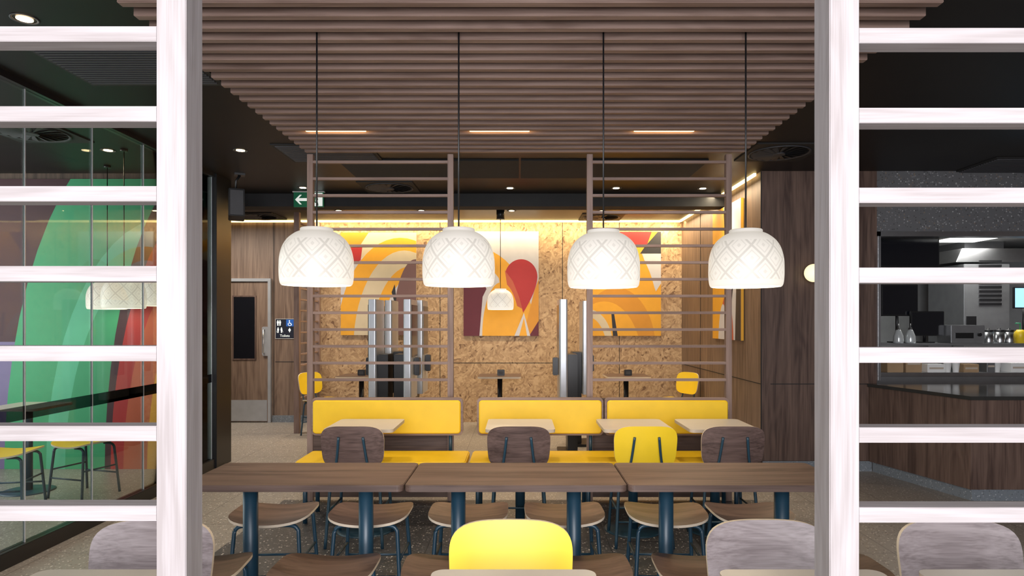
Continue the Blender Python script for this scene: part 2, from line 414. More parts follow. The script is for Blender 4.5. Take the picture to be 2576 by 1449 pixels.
def heart(cx, top, hw, tip, n=24):
    o = [(cx+hw*math.cos(math.pi+math.pi*i/n), top+hw*1.08-hw*1.08*math.sin(math.pi*i/n)) for i in range(n+1)]
    y0 = top+hw*1.08
    for i in range(1, n+1):
        t = i/n; o.append((cx+hw-(hw-(-2))*t**1.6, y0+(tip-y0)*t))
    for i in range(1, n):
        t = 1-i/n; o.append((cx-hw+(hw+2-4)*t**1.6, y0+(tip-y0)*t))
    return o
a2 = art('art2', 189, 263, 189*dA/F, 263*dA/F, 'a_white', [
    ('a_orange', ell(20, 263, 160, 225)), ('a_white', ell(18, 263, 110, 190)), ('a_maroon', ell(-10, 263, 90, 180)), ('a_red', [(0, 85), (40, 95), (30, 135), (0, 130)]),
    ('a_red', heart(145, 70, 41, 215)), ('a_amber', [(178, 150), (189, 120), (189, 263), (150, 263)]),
    ('a_orange', [(84, 85), (104, 98), (124, 125), (140, 165), (150, 205), (130, 240), (100, 190)]), ('a_orange2', [(104, 98), (124, 125), (140, 165), (148, 195), (130, 185), (112, 150)]),
    ('a_white', [(40, 263), (48, 165), (75, 110), (100, 170), (140, 263)]), ('a_orange', ell(95, 263, 48, 135)), ('a_maroon', [(165, 263), (189, 225), (189, 263)]), ('a_white', [(128, 263), (152, 205), (168, 263)]), ('a_orange', [(140, 263), (152, 218), (160, 263)])])
place_art(a2, 1166, 1355, 582, 845, dA, 'abstract canvas with red heart-like arch, maroon and orange curves')
a3 = art('art3', 173, 262, 173*dA/F, 262*dA/F, 'a_orange', [
    ('a_mauve', [(0, 0), (40, 0), (0, 60)]), ('a_red', [(60, 0), (150, 0), (135, 40), (100, 30)]), ('a_black', [(132, 38), (165, 0), (173, 0), (173, 55), (120, 55)]),
    ('a_white', [(125, 55), (173, 55), (173, 130), (160, 150)]), ('a_orange', ell(85, 262, 85, 225)), ('a_amber', ell(60, 300, 100, 160)),
    ('a_orange', ell(30, 330, 95, 155)), ('a_cream', ell(-10, 290, 62, 95)), ('a_black', [(48, 205), (54, 200), (64, 262), (52, 262)]), ('a_orange', ell(-10, 310, 48, 95))])
place_art(a3, 1490, 1663, 583, 845, dA, 'abstract orange canvas with red, black and white wedges')
zt, zb = Z(497, 7.0), Z(857, 7.0)
a4 = art('art4', 100, 150, 1.02, zt-zb, 'a_orange', [
    ('a_white', [(42, 0), (100, 0), (100, 150), (60, 150), (78, 80), (55, 40)]), ('a_orange2', ell(52, 160, 25, 60)), ('a_white', ell(40, 170, 18, 60)),
    ('a_black', [(88, 60), (100, 40), (100, 150), (82, 150)])])
obj('abstract_painting', a4, None, (2.404, 7.52, zb), (0, 0, -math.pi/2), label='abstract orange and white canvas on wood-panelled side wall', cat='painting', group='abstract canvases in the dining room')
sh = [(mt, [(u+195, v-450) for u, v in p]) for mt, p in [
    ('a_grape', [(-195, 860), (60, 860), (60, 1180), (-195, 1180)]),
    ('a_green', ell(400, 1190, 385, 900)), ('a_green2', ell(420, 1190, 300, 640)), ('a_green', ell(430, 1190, 262, 560)),
    ('a_plum', ell(540, 1190, 272, 800)), ('a_red', ell(545, 1190, 262, 700)), ('a_orange2', ell(540, 1190, 225, 560)), ('a_orange', ell(545, 1190, 170, 500))]]
mu = art('mural', 710, 730, 2.84, 2.92, 'a_plum', sh, .01)
obj('wall_mural', mu, None, (-4.6, 6.614, 0), label='green, plum and orange arch graphic covering the wall beyond glass', cat='mural')

# ------------------------------------------------------------------ slatted ceiling
cano = obj('slatted_ceiling_canopy', None, None, (0, 4, CE), label='walnut timber slat canopy hung under the dark ceiling', cat='ceiling canopy')
sl = MB().cbox((0, 0, 0), (3.60, .045, .09)).mesh('slat', ['slatwood_X'], .003)
NS = 24
for i in range(NS):
    obj('slat', sl, cano, (.05, 2.5+.125*i-4, 2.915-CE))
rl = MB().cbox((0, 0, 0), (.05, 3.0, .02)).mesh('rail', ['black_matte'])
for x in (-1.2, .05, 1.3): obj('rail', rl, cano, (x, 3.95-4, -.01))
for px in (848, 1257, 1668):
    x = X(px, 4.86); yg = 2.5+.125*19-.0625
    thing('slot_light', 'warm linear light glowing in a gap of the slat canopy', 'light fixture',
          [('housing', MB().box(-.25, .25, -.034, .034, .045, .079).mesh('h', ['black'])), ('lens', MB().box(-.22, .22, -.026, .026, -.001, .045).mesh('l', ['light_slot']))],
          (x, yg, 2.884), 0, 'linear lights in the slat canopy')

# ------------------------------------------------------------------ screens
def screen_parts(name, label, posts, xs0, xs1, y0, pd, pw, zs, sh_, sd, ztop, wp, ws, group, panel=None, zbot=0):
    e = obj(name, None, None, ((posts[0]+posts[-1])/2, y0, 0), label=label, cat='screen', group=group)
    ox, oy = e.location.x, e.location.y
    pm = MB().cbox((0, 0, 0), (pw, pd, ztop-zbot)).mesh('post', [wp], .0015)
    for x in posts: obj('post', pm, e, (x-ox, pd/2, (ztop+zbot)/2))
    sm_ = MB().cbox((0, 0, 0), (xs1-xs0, sd, sh_)).mesh('slat', [ws], .001)
    for z in zs: obj('slat', sm_, e, ((xs0+xs1)/2-ox, sd/2+.0015, z))
    if panel:
        pmn = MB().cbox((0, 0, 0), (xs1-xs0, .03, panel[1]-panel[0])).mesh('lower_panel', ['walnut_X'], .001)
        obj('lower_panel', pmn, e, ((xs0+xs1)/2-ox, pd/2, (panel[0]+panel[1])/2))
    return e
D1 = 1.2
zsL = [Z(84+201.4*i, D1) for i in range(-2, 12) if .05 < Z(84+201.4*i, D1) < 2.4]
zsR = [Z(88+201.4*i, D1) for i in range(-2, 12) if .05 < Z(88+201.4*i, D1) < 2.4]
screen_parts('slatted_screen', 'wood post, colour lightened for daylight, with horizontal rails beside the entry', [-.636, -2.0], -1.973, -.663, D1, .063, .0545, zsL, .028, .042, CE, 'palewood_Z', 'palewood_X', 'pale open-slat room dividers')
screen_parts('slatted_screen', 'wood post, colour lightened for daylight, with horizontal rails beside the entry', [.596, 2.0], .623, 1.973, D1, .063, .0545, zsR, .028, .042, CE, 'palewood_Z', 'palewood_X', 'pale open-slat room dividers')
D2 = 5.42
zz = [Z(407+42.2*i, D2) for i in range(14)]
for a, c in ((779.5, 1133), (1484, 1834)):
    xa, xc = X(a, D2), X(c, D2)
    screen_parts('slatted_screen', 'walnut open-slat divider with solid lower panel behind the yellow bench', [xa, xc], xa+.024, xc-.024, D2, .05, .048, zz, .022, .03, 2.868, 'slatwood_Z', 'slatwood_X', 'walnut open-slat dividers behind the bench', (.03, .85))
e = obj('slatted_screen', None, None, (-2.95, 9.2, 0), label='walnut open-slat divider standing against the chipboard wall', cat='screen')
pm = MB().cbox((0, 0, 0), (.07, .07, 2.94)).mesh('post', ['slatwood_Z'], .002)
for y in (8.735, 9.63): obj('post', pm, e, (0, y-9.2, 1.47))
sm_ = MB().cbox((0, 0, 0), (.035, .82, .022)).mesh('slat', ['slatwood_Y'], .0015)
for i in range(17): obj('slat', sm_, e, (0, -.0175, .45+i*.148))

# ------------------------------------------------------------------ stools / chairs
def seat_mesh(mat, edge='ply_edge'):
    return MB().cpanel(.42, .38, 4.2, .013, lambda u, v: .65*u*u-.35*max(0, -v-.08)**2, lambda u, v, n: (u, v, .432+n)).mesh('seat', [mat, edge])
def back_mesh(mat, edge='ply_edge'):
    return MB().cpanel(.405, .285, 4.0, .013, lambda u, v: .0, lambda u, v, n: (u, -.215+.75*u*u-.16*(v+.14)+n, .668+v), taper=.035, NR=8, NA=72).mesh('backrest', [mat, edge])
legm = {}
for sx in (1, -1):
    for sy in (1, -1):
        legm[sx, sy] = MB().tube([(sx*.06, sy*.135, .425), (sx*.13, sy*.14, .424), (sx*.158, sy*.143, .405), (sx*.165, sy*.147, .36), (sx*.187, sy*.178, .0)], .0105, 10, 0, smooth_path=True).mesh('leg', ['blue_metal'])
str1 = [MB().tube([(-.177, s_*.163, .17), (.177, s_*.163, .17)], .007, 8).mesh('stretcher', ['blue_metal']) for s_ in (1, -1)]
str2 = [MB().tube([(s_*.172, -.158, .24), (s_*.172, .158, .24)], .007, 8).mesh('stretcher', ['blue_metal']) for s_ in (1, -1)]
sup = [MB().tube([(s_*.115, -.10, .425), (s_*.114, -.175, .43), (s_*.110, -.219, .50), (s_*.092, -.2375, .62), (s_*.078, -.2575, .74)], .0085, 10, 0, smooth_path=True).mesh('back_support', ['blue_metal']) for s_ in (1, -1)]
seatM = {'wood': seat_mesh('seatwood'), 'pale': seat_mesh('chairwood_daylit'), 'yellow': seat_mesh('yellow', 'ply_edge')}
backM = {'wood': back_mesh('chairwood_dark'), 'pale': back_mesh('chairwood_daylit'), 'yellow': back_mesh('yellow')}
def base_parts():
    return [('leg', m_) for m_ in legm.values()]+[('stretcher', m_) for m_ in str1+str2]
def stool(x, y, kind='wood', rz=0, label='backless stool with curved walnut plywood seat and navy tube legs', group='walnut stools along the long table'):
    thing('stool', label, 'stool', [('seat', seatM[kind])]+base_parts(), (x, y, .002 if abs(x) < 1.9 and y < 5 else 0), rz, group)
def chair(x, y, kind, rz, label, group):
    z0 = .002 if (abs(x) < 1.9 and 1.3 < y < 5) else 0
    thing('dining_chair', label, 'chair', [('seat', seatM[kind]), ('backrest', backM[kind])]+base_parts()+[('back_support', m_) for m_ in sup], (x, y, z0), rz, group)
sx_ = [-1.31, -.79, -.267, .242, .787, 1.237]
for i, x in enumerate(sx_):
    stool(x, 3.53, 'wood', [.05, 0, 0, .03, -.04, 0][i])
for i, x in enumerate([-1.35, -.80, -.268, .25, .775, 1.29]):
    stool(x, 2.72, 'wood', math.pi+[.08, 0, .04, 0, -.03, 0][i])
for x, k in ((-1.075, 'wood'), (0.0, 'wood'), (.82, 'yellow'), (1.385, 'wood')):
    chair(x, 4.45, k, 0, ('yellow' if k == 'yellow' else 'walnut')+' shell chair with navy frame at a small cream table', 'chairs facing the yellow bench')
for x, k in ((-1.214, 'pale'), (-.026, 'yellow'), (.825, 'pale'), (1.46, 'pale')):
    chair(x, 1.965, k, math.pi, ('yellow' if k == 'yellow' else 'walnut')+' shell chair pulled up to an entry cream table', 'chairs at the entry tables')
chair(-2.59, 8.62, 'yellow', math.radians(-118), 'yellow shell chair beside a table at the chipboard wall', 'chairs at the rear wall')
chair(2.06, 8.62, 'yellow', math.radians(118), 'yellow shell chair beside a table at the chipboard wall', 'chairs at the rear wall')
for x, y, r_ in ((-4.05, 5.2, .2), (-3.72, 5.62, -.3)):
    stool(x, y, 'yellow', r_, 'yellow backless stool with dark tube legs beyond the glass', 'yellow stools beyond the glass')

# ------------------------------------------------------------------ tables
def topmesh(w, d, t, mats, r=.035):
    return MB().prism(rrect(w, d, r), XY, .75-t, .75, 0, 1).mesh('tabletop', mats)
stopm = topmesh(.475, .49, .022, ['table_cream', 'table_edge'])
colm = MB().tube([(0, 0, .012), (0, 0, .728)], .034, 24).mesh('column', ['blue_metal'])
basem = MB().lathe([(.001, .014), (.19, .010), (.205, .004), (.205, 0), (.001, 0)], 40).mesh('base', ['blue_metal'])
def small_table(x, y, group, label='small cream square table on a navy pedestal', tm=None):
    thing('cafe_table', label, 'table', [('tabletop', tm or stopm), ('column', colm), ('base', basem)], (x, y, 0.002 if y < 5 and abs(x) < 1.9 else 0), 0, group)
for x in (-1.09, .01, .815, 1.40): small_table(x, 4.68, 'cream tables along the yellow bench')
for x in (-1.165, -.015, .82, 1.40): small_table(x, 1.685, 'cream tables by the entry screen')
small_table(-4.3, 5.75, 'tables beyond the glass')
fart = topmesh(.58, .58, .025, ['walnut_X', 'ply_edge'])
fcol = MB().tube([(0, 0, .012), (0, 0, .725)], .034, 24).mesh('column', ['black']); fbase = MB().lathe([(.001, .014), (.19, .010), (.205, .004), (.205, 0), (.001, 0)], 40).mesh('base', ['black'])
for px in (1257, 1578, 905):
    thing('cafe_table', 'walnut square table on a black pedestal by the chipboard wall', 'table', [('tabletop', fart), ('column', fcol), ('base', fbase)], (X(px, 8.9), 9.0, 0), 0, 'walnut tables at the rear wall')
    thing('napkin_dispenser', 'small black napkin dispenser on a walnut table', 'napkin dispenser',
          [('body', MB().cbox((0, 0, .04), (.10, .08, .08)).mesh('body', ['black'], .006)), ('face_plate', MB().cbox((0, -.042, .04), (.06, .004, .04)).mesh('plate', ['dark_grey']))],
          (X(px+3, 8.9), 8.95, .75), 0, 'napkin dispensers on the rear tables')
lt = MB().prism(rrect(.995, .475, .03), XY, .72, .75, 0, 0).mesh('tabletop', ['walnut_X'], .003)
lcol = MB().tube([(0, 0, .012), (0, 0, .72)], .035, 28).mesh('column', ['blue_metal'])
lbase = MB().prism(rrect(.10, .44, .04), XY, 0, .012).mesh('base', ['blue_metal'])
for i in (-1, 0, 1):
    thing('long_table', 'walnut-topped rectangular communal table on two navy columns', 'table',
          [('tabletop', lt), ('column', lcol, (-.278, 0, 0)), ('column', lcol, (.278, 0, 0)), ('base', lbase, (-.278, 0, 0)), ('base', lbase, (.278, 0, 0))],
          (-.013+i*1.0, 3.158, .002), 0, 'communal tables joined in a row')

# ------------------------------------------------------------------ benches
def bench(xs, back, label):
    x0, x1 = xs; c = (x0+x1)/2
    parts = [('seat_cushion', MB().prism(rrect(x1-x0, .42, .03), XY, .40, .462).mesh('cushion', ['yellow_vinyl'], .008, 3), (0, -.0, 0)),
             ('seat_frame', MB().cbox((0, 0, .385), (x1-x0-.03, .38, .03)).mesh('frame', ['walnut_X'], .002), (0, 0, 0), 'walnut board')]
    for a, b_ in back:
        cc = (a+b_)/2-c; w = b_-a
        parts.append(('back_frame', MB().prism(rrect(w, .30, .035), XZ, .235, .275, 0, 0).mesh('bf', ['slatwood_X'], .003), (cc, 0, .727)))
        parts.append(('back_cushion', MB().prism(rrect(w-.035, .262, .025), XZ, .205, .234, 0, 0, True).mesh('bc', ['yellow_vinyl'], .008, 3), (cc, 0, .727)))
        for s_ in (-1, 1):
            parts.append(('back_post', MB().tube([(0, .255, .415), (0, .255, .60)], .014, 12).mesh('bp', ['blue_metal']), (cc+s_*(w/2-.10), 0, 0)))
            parts.append(('bracket', MB().cbox((0, .21, .41), (.04, .12, .012)).mesh('br', ['blue_metal']), (cc+s_*(w/2-.10), 0, 0)))
    n = 2 if len(back) == 1 else 3
    for i in range(n):
        lx = -(x1-x0)/2+.06+(x1-x0-.12)*i/(n-1)
        if n == 3 and i == 1: lx -= .14
        for y in (-.15, .15):
            parts.append(('leg', MB().tube([(lx, y, 0), (lx, y, .372)], .017, 12).mesh('leg', ['blue_metal'])))
    thing('bench', label, 'bench', parts, (c, 5.0-.03, .002), 0, 'yellow upholstered benches')
bench((-1.63, -.385), [(-1.645, -.443)], 'yellow upholstered bench with walnut-framed backrest')
bench((-.36, 1.66), [(-.332, .672), (.682, 1.67)], 'long yellow bench with two walnut-framed back panels')

# ------------------------------------------------------------------ pendants
prof = [(.163, 0), (.170, .012), (.1745, .045), (.175, .10), (.172, .14), (.160, .185), (.138, .222), (.105, .250), (.080, .262), (.078, .2635), (.078, .274), (.074, .278), (.02, .279)]
def smoothp(P, k=4):
    Q = []; E = [P[0]]+P+[P[-1]]
    for i in range(1, len(E)-2):
        a, b_, c, d = [Vector((*p, 0)) for p in E[i-1:i+3]]
        for j in range(k):
            t = j/k; v = .5*((2*b_)+(c-a)*t+(2*a-5*b_+4*c-d)*t*t+(3*b_-a-3*c+d)*t**3); Q.append((v.x, v.y))
    Q.append(P[-1]); return Q
op = smoothp(prof[:9])+prof[9:]
ip = [(max(.012, r_-.005), min(z, .272)+.0) for r_, z in reversed(op)]
shadeM = MB().lathe(op+ip, 72, loop=True).mesh('shade', ['shade'])
bulbM = MB().sphere((0, 0, .15), .045).mesh('bulb', ['bulb'])
def pendant(x, y, zb, ztop, label, group, canopy=False, e=11):
    L = ztop-zb
    parts = [('lamp_shade', shadeM), ('bulb', bulbM),
             ('cord', MB().tube([(0, 0, .19), (0, 0, L-.005)], .0042, 10).mesh('cord', ['black'])),
             ('ceiling_canopy', MB().tube([(0, 0, L-.02 if not canopy else L-.14), (0, 0, L)], .03 if not canopy else .055, 24).mesh('can', ['black']))]
    thing('pendant_lamp', label, 'pendant lamp', parts, (x, y, zb), 0, group)
    li = bpy.data.lights.new('pendant_light', 'POINT'); li.energy = e; li.color = (1, .82, .55); li.shadow_soft_size = .05
    lo = bpy.data.objects.new('pendant_light', li); lo.location = (x, y, zb+.04); COL.objects.link(lo)
DP = 2.5+.125*5.5
for px, py in ((797, 718), (1154, 719), (1518, 723), (1876, 722)):
    pendant(X(px, DP), DP, Z(py, DP), CE, 'white quilted dome pendant lamp glowing over the communal tables', 'white dome pendants over the communal tables')
pendant(X(1259, 8.7), 8.7, Z(779, 8.7), CE, 'white quilted dome pendant lamp glowing by the chipboard wall', 'rear dome pendant', True, 8)
pendant(X(270, 6.3), 6.3, Z(778, 6.3), CE, 'dome pendant lamp hanging beyond the glass', 'dome pendants beyond the glass', False, 3)
pendant(X(312, 5.7), 5.7, Z(776, 5.7), CE, 'dome pendant lamp hanging beyond the glass', 'dome pendants beyond the glass', False, 3)
pendant(X(405, 6.3), 6.3, Z(770, 6.3), CE, 'dome pendant lamp hanging beyond the glass', 'dome pendants beyond the glass', False, 3)

gxp = X(2046, 6.4)
thing('wall_lamp', 'round glowing globe wall lamp on dark wood panelling', 'wall lamp',
      [('globe', MB().sphere((0, -.13, 0), .088).mesh('globe', ['globe'])), ('mount', MB().tube([(0, 0, 0), (0, -.05, 0)], .04, 24).mesh('mount', ['black']))],
      (gxp, 6.52, Z(687, 6.4)))

# ------------------------------------------------------------------ ceiling fixtures
ringM = MB().lathe([(.050, 0), (.062, -.004), (.062, .0), (.050, .0)], 32, loop=True).mesh('ring', ['dark_grey'])
lensM = MB().disc((0, 0, -.003), .036, .003).mesh('lens', ['light_disc'])
def spot(x, y, z, e, col=(1, .80, .56), ang=110, blend=.8):
    li = bpy.data.lights.new('downlight_spot', 'SPOT'); li.energy = e; li.color = col; li.spot_size = math.radians(ang); li.spot_blend = blend; li.shadow_soft_size = .04
    lo = bpy.data.objects.new('downlight_spot', li); lo.location = (x, y, z); COL.objects.link(lo)
def downlight(px, py, e=25, zc=CE):
    d = (zc-H)*F/(CY-py); x = X(px, d)
    thing('downlight', 'small round recessed ceiling light', 'ceiling light', [('trim_ring', ringM), ('lens', lensM)], (x, d, zc-.001), 0, 'recessed downlights')
    if e: spot(x, d, zc-.02, e)
for px, py, e in ((62, 47, 40), (605, 378, 50), (762, 472, 45), (1283, 473, 50), (1550, 473, 50), (1768, 474, 50), (272, 378, 20), (628, 526, 50), (852, 530, 80), (1060, 530, 80), (1287, 530, 80), (1513, 531, 80)):
    downlight(px, py, e)
for px in (848, 1257, 1668):
    spot(X(px, 4.86), 2.5+.125*19-.0625, 2.865, 55, (1, .82, .62), 120)
vent = MB().box(-.3, .3, -.3, .3, -.012, 0, 0)
vent.lathe([(.24, -.014), (.262, -.022), (.262, -.012), (.24, -.012)], 40, mat=1, loop=True)
for k in range(18):
    a = 2*math.pi*k/18; c, s_ = math.cos(a), math.sin(a); q = .012
    vent.add([(c*.05-s_*q, s_*.05+c*q, -.014), (c*.235-s_*q*2, s_*.235+c*q*2, -.014), (c*.235+s_*q*2, s_*.235-c*q*2, -.026), (c*.05+s_*q, s_*.05-c*q, -.026)], [(0, 1, 2, 3), (3, 2, 1, 0)], 1)
vent.disc((0, 0, -.028), .05, .016, mat=1)
ventM = vent.mesh('vent', ['black_matte', 'dark_grey'])
for px, py in ((980, 470), (1513, 545), (1960, 382), (650, 543), (80, 330)):
    d = 1.5*F/(CY-py)
    obj('ceiling_air_vent', ventM, None, (X(px, d), d, CE), label='square dark ceiling diffuser with radial fins', cat='air vent', group='ceiling air diffusers')
gm = MB().box(-.42, .42, -.3, .3, -.01, 0, 0)
for k in range(16): gm.box(-.39, .39, -.27+k*.034, -.262+k*.034+.006, -.018, -.01, 1)
gmM = gm.mesh('grille', ['black_matte', 'dark_grey'])
for px, py in ((330, 165), (2560, 415), (830, 385)):
    d = 1.5*F/(CY-py); obj('ceiling_grille', gmM, None, (X(px, d), d, CE), label='rectangular dark slotted return-air grille', cat='air vent', group='ceiling return grilles')
obj('smoke_detector', MB().lathe([(.001, -.035), (.05, -.033), (.065, -.02), (.068, 0), (.001, 0)], 32).mesh('sd', ['white']), None, (X(1405, 8.06), 8.06, CE), label='white round ceiling smoke detector', cat='smoke detector')

thing('wall_speaker', 'black box loudspeaker hanging from a ceiling bracket', 'speaker',
      [('cabinet', MB().prism([(-.10, -.13), (.08, -.16), (.10, .13), (-.06, .15)], YZ, -.075, .075).mesh('cab', ['black'], .006)),
       ('grille', MB().prism([(-.104, -.12), (-.101, -.12), (-.068, .13), (-.072, .13)], YZ, -.06, .06).mesh('grl', ['dark_grey'])),
       ('bracket', MB().tube([(0, .02, .14), (0, .03, .24), (.03, .03, .30)], .014, 10).cbox((.03, .03, .305), (.10, .10, .02)).mesh('brk', ['black']))],
      (X(595, 6.6), 6.6, CE-.315), math.radians(25))
# ------------------------------------------------------------------ signs
def text_mesh(s, size, mat):
    c = bpy.data.curves.new('t', 'FONT'); c.body = s; c.size = size; c.extrude = .0008; c.align_x = 'CENTER'
    o = bpy.data.objects.new('t', c); COL.objects.link(o); bpy.context.view_layer.update()
    me = bpy.data.meshes.new_from_object(o.evaluated_get(bpy.context.evaluated_depsgraph_get())); bpy.data.objects.remove(o)
    me.materials.clear(); me.materials.append(MATS[mat]); return me
def flat(polys, y, t=.002):
    mb = MB()
    for p in polys: mb.prism(p, XZ, y-t, y)
    return mb
def circ(cx, cy, r, n=16): return [(cx+r*math.cos(2*math.pi*i/n), cy+r*math.sin(2*math.pi*i/n)) for i in range(n)]
W_, H_ = .345, .17
arrow = [(-.155, 0), (-.10, .055), (-.078, .055), (-.115, .016), (-.02, .016), (-.02, -.016), (-.115, -.016), (-.078, -.055), (-.10, -.055)]
doorp = [(.02, -.075), (.16, -.075), (.16, .075), (.02, .075)]
man = [circ(.085, .05, .014), [(.06, .035), (.10, .035), (.112, .0), (.10, -.01), (.085, .02), (.08, -.02), (.11, -.035), (.115, -.07), (.10, -.07), (.09, -.042), (.062, -.03), (.035, -.055), (.03, -.045), (.055, -.015), (.06, .015), (.045, -.005), (.035, 0)]]
thing('exit_sign', 'green and white exit sign with arrow and running figure', 'sign',
      [('panel', MB().cbox((0, 0, 0), (W_, .02, H_)).mesh('p', ['green_sign'], .002)), ('rim', MB().cbox((0, .0, .088), (W_+.02, .04, .008)).mesh('p', ['white'])),
       ('arrow', flat([arrow], -.0102).mesh('a', ['sign_white'])), ('doorway_symbol', flat([doorp], -.0102).mesh('d', ['sign_white'])), ('running_figure', flat(man, -.0125).mesh('m', ['green_sign']))],
      (X(777, 7.55), 7.55, CE-.093-.0))
def person_sym(cx, cy, s=1):
    return [circ(cx, cy+.034*s, .007*s, 12), [(cx-.012*s, cy+.024*s), (cx+.012*s, cy+.024*s), (cx+.013*s, cy-.005*s), (cx+.008*s, cy-.005*s), (cx+.007*s, cy-.04*s), (cx+.001*s, cy-.04*s), (cx, cy-.01*s), (cx-.001*s, cy-.04*s), (cx-.007*s, cy-.04*s), (cx-.008*s, cy-.005*s), (cx-.013*s, cy-.005*s)]]
syms = person_sym(-.105, .085)+person_sym(-.07, .085)+person_sym(-.10, -.02)+person_sym(-.05, -.02)+[[(-.0885, .04), (-.0865, .04), (-.0865, .125), (-.0885, .125)]]+person_sym(.07, -.02, .8)
syms += [[(-.115, -.06), (-.112, -.06), (-.122, -.03), (-.125, -.03)], [(-.03, -.055), (-.027, -.055), (-.036, -.02), (-.039, -.02)], circ(.07, -.02, .018)]
wc = [circ(.068, .118, .008), [(.062, .108), (.072, .108), (.076, .085), (.092, .085), (.104, .055), (.096, .052), (.086, .076), (.066, .076)]]
rg = [(.074+.028*math.cos(a), .068+.028*math.sin(a)) for a in [math.radians(140+ i*220/20) for i in range(21)]]+[(.074+.021*math.cos(a), .068+.021*math.sin(a)) for a in [math.radians(360-i*220/20) for i in range(21)]]
tobj = thing('toilets_sign', 'navy sign reading Toilets with white pictograms and blue wheelchair symbol', 'sign',
      [('plate', MB().cbox((0, 0, 0), (.285, .008, .295)).mesh('pl', ['navy_sign'])), ('border', flat([[(-.142, -.147), (.142, -.147), (.142, -.143), (-.142, -.143)], [(-.142, .143), (.142, .143), (.142, .147), (-.142, .147)], [(-.142, -.147), (-.138, -.147), (-.138, .147), (-.142, .147)], [(.138, -.147), (.142, -.147), (.142, .147), (.138, .147)]], -.0042).mesh('bd', ['white'])),
       ('accessible_panel', flat([[(.02, .035), (.13, .035), (.13, .135), (.02, .135)]], -.0042).mesh('ap', ['blue_sign'])), ('wheelchair_symbol', flat(wc+[rg], -.0064).mesh('ws', ['sign_white'])),
       ('pictograms', flat(syms, -.0042).mesh('pi', ['sign_white']))],
      (X(716, 9.68), 9.695, Z(827, 9.68)))
ts = text_mesh('Toilets', .052, 'sign_white')
obj('lettering', ts, tobj, (0, -.006, -.12), (math.pi/2, 0, 0))

# ------------------------------------------------------------------ toilet door
x0, x1 = -4.34, X(676, 9.69)
dr = obj('door_1', MB().box(x0, x1, BY-.035, BY-.005, .01, 2.07).mesh('leaf', ['wallwood_warm'], .002), kind='structure')
zt_ = 2.09
obj('door_frame', MB().box(x1+.003, x1+.045, BY-.06, BY, 0, zt_+.03).box(x0-.05, x1+.003, BY-.06, BY, zt_-.015, zt_+.03).mesh('fr', ['silver'], .002), dr)
obj('door_window', MB().box(X(588, 9.66), X(641, 9.66), BY-.04, BY-.0355, Z(902, 9.66), Z(747, 9.66)).mesh('vw', ['screen_dark']), dr)
wf = MB(); a, b_, c, d_ = X(588, 9.66), X(641, 9.66), Z(902, 9.66), Z(747, 9.66)
for r_ in ((a-.02, a, c-.02, d_+.02), (b_, b_+.02, c-.02, d_+.02), (a, b_, c-.02, c), (a, b_, d_, d_+.02)): wf.box(r_[0], r_[1], BY-.045, BY-.0352, r_[2], r_[3])
obj('window_bead', wf.mesh('bead', ['walnut_Z']), dr)
obj('kick_plate', MB().box(x0, x1-.015, BY-.038, BY-.0352, .02, .33).mesh('kp', ['silver']), dr)
hx = X(664, 9.62)
obj('handle_plate', MB().prism(rrect(.09, .42, .02, 4, hx, Z(858, 9.62)), XZ, BY-.042, BY-.0352).box(hx-.03, hx+.06, BY-.055, BY-.042, .98, 1.20).mesh('hp', ['silver'], .001), dr)
obj('handle', MB().tube([(hx-.01, BY-.045, 1.02), (hx-.01, BY-.085, 1.03), (hx-.01, BY-.085, 1.36), (hx-.01, BY-.045, 1.37)], .011, 10, smooth_path=False).mesh('h', ['steel']), dr)

# ------------------------------------------------------------------ kiosks
def kiosk(x, y, rz, flip=1, tall=1.73):
    body = MB().prism(rrect(.09, .44, .02), XY, .62, tall, 0, 0).mesh('kh', ['silver'], .004)
    scr = MB().cbox((flip*.047, 0, 1.38), (.006, .40, .58)).mesh('ks', ['screen_dark'])
    ped = MB().box(-.055, .055, -.15, .15, .03, 1.12).mesh('kp', ['black'], .006)
    pay = MB().cbox((flip*.08, -.0, .98), (.06, .10, .20)).mesh('kt', ['black'], .008)
    bs = MB().box(-.11, .11, -.22, .22, 0, .03).mesh('kb', ['black'], .004)
    thing('ordering_kiosk', 'tall silver-edged self-service ordering kiosk on a black pedestal', 'kiosk',
          [('screen_housing', body), ('screen', scr), ('pedestal', ped, (-flip*.105, 0, 0)), ('payment_terminal', pay), ('base', bs, (-flip*.06, 0, 0))], (x, y, 0), rz, 'self-service ordering kiosks')
kiosk(X(1418, 7.2), 7.42, 0, -1); kiosk(.80, 7.98, 0, 1)
kiosk(X(936, 7.2), 7.42, 0, -1); kiosk(-1.56, 8.05, 0, -1, 1.74); kiosk(X(1022, 7.2)+.01, 7.42, 0, 1); kiosk(-1.19, 8.05, 0, 1, 1.74)

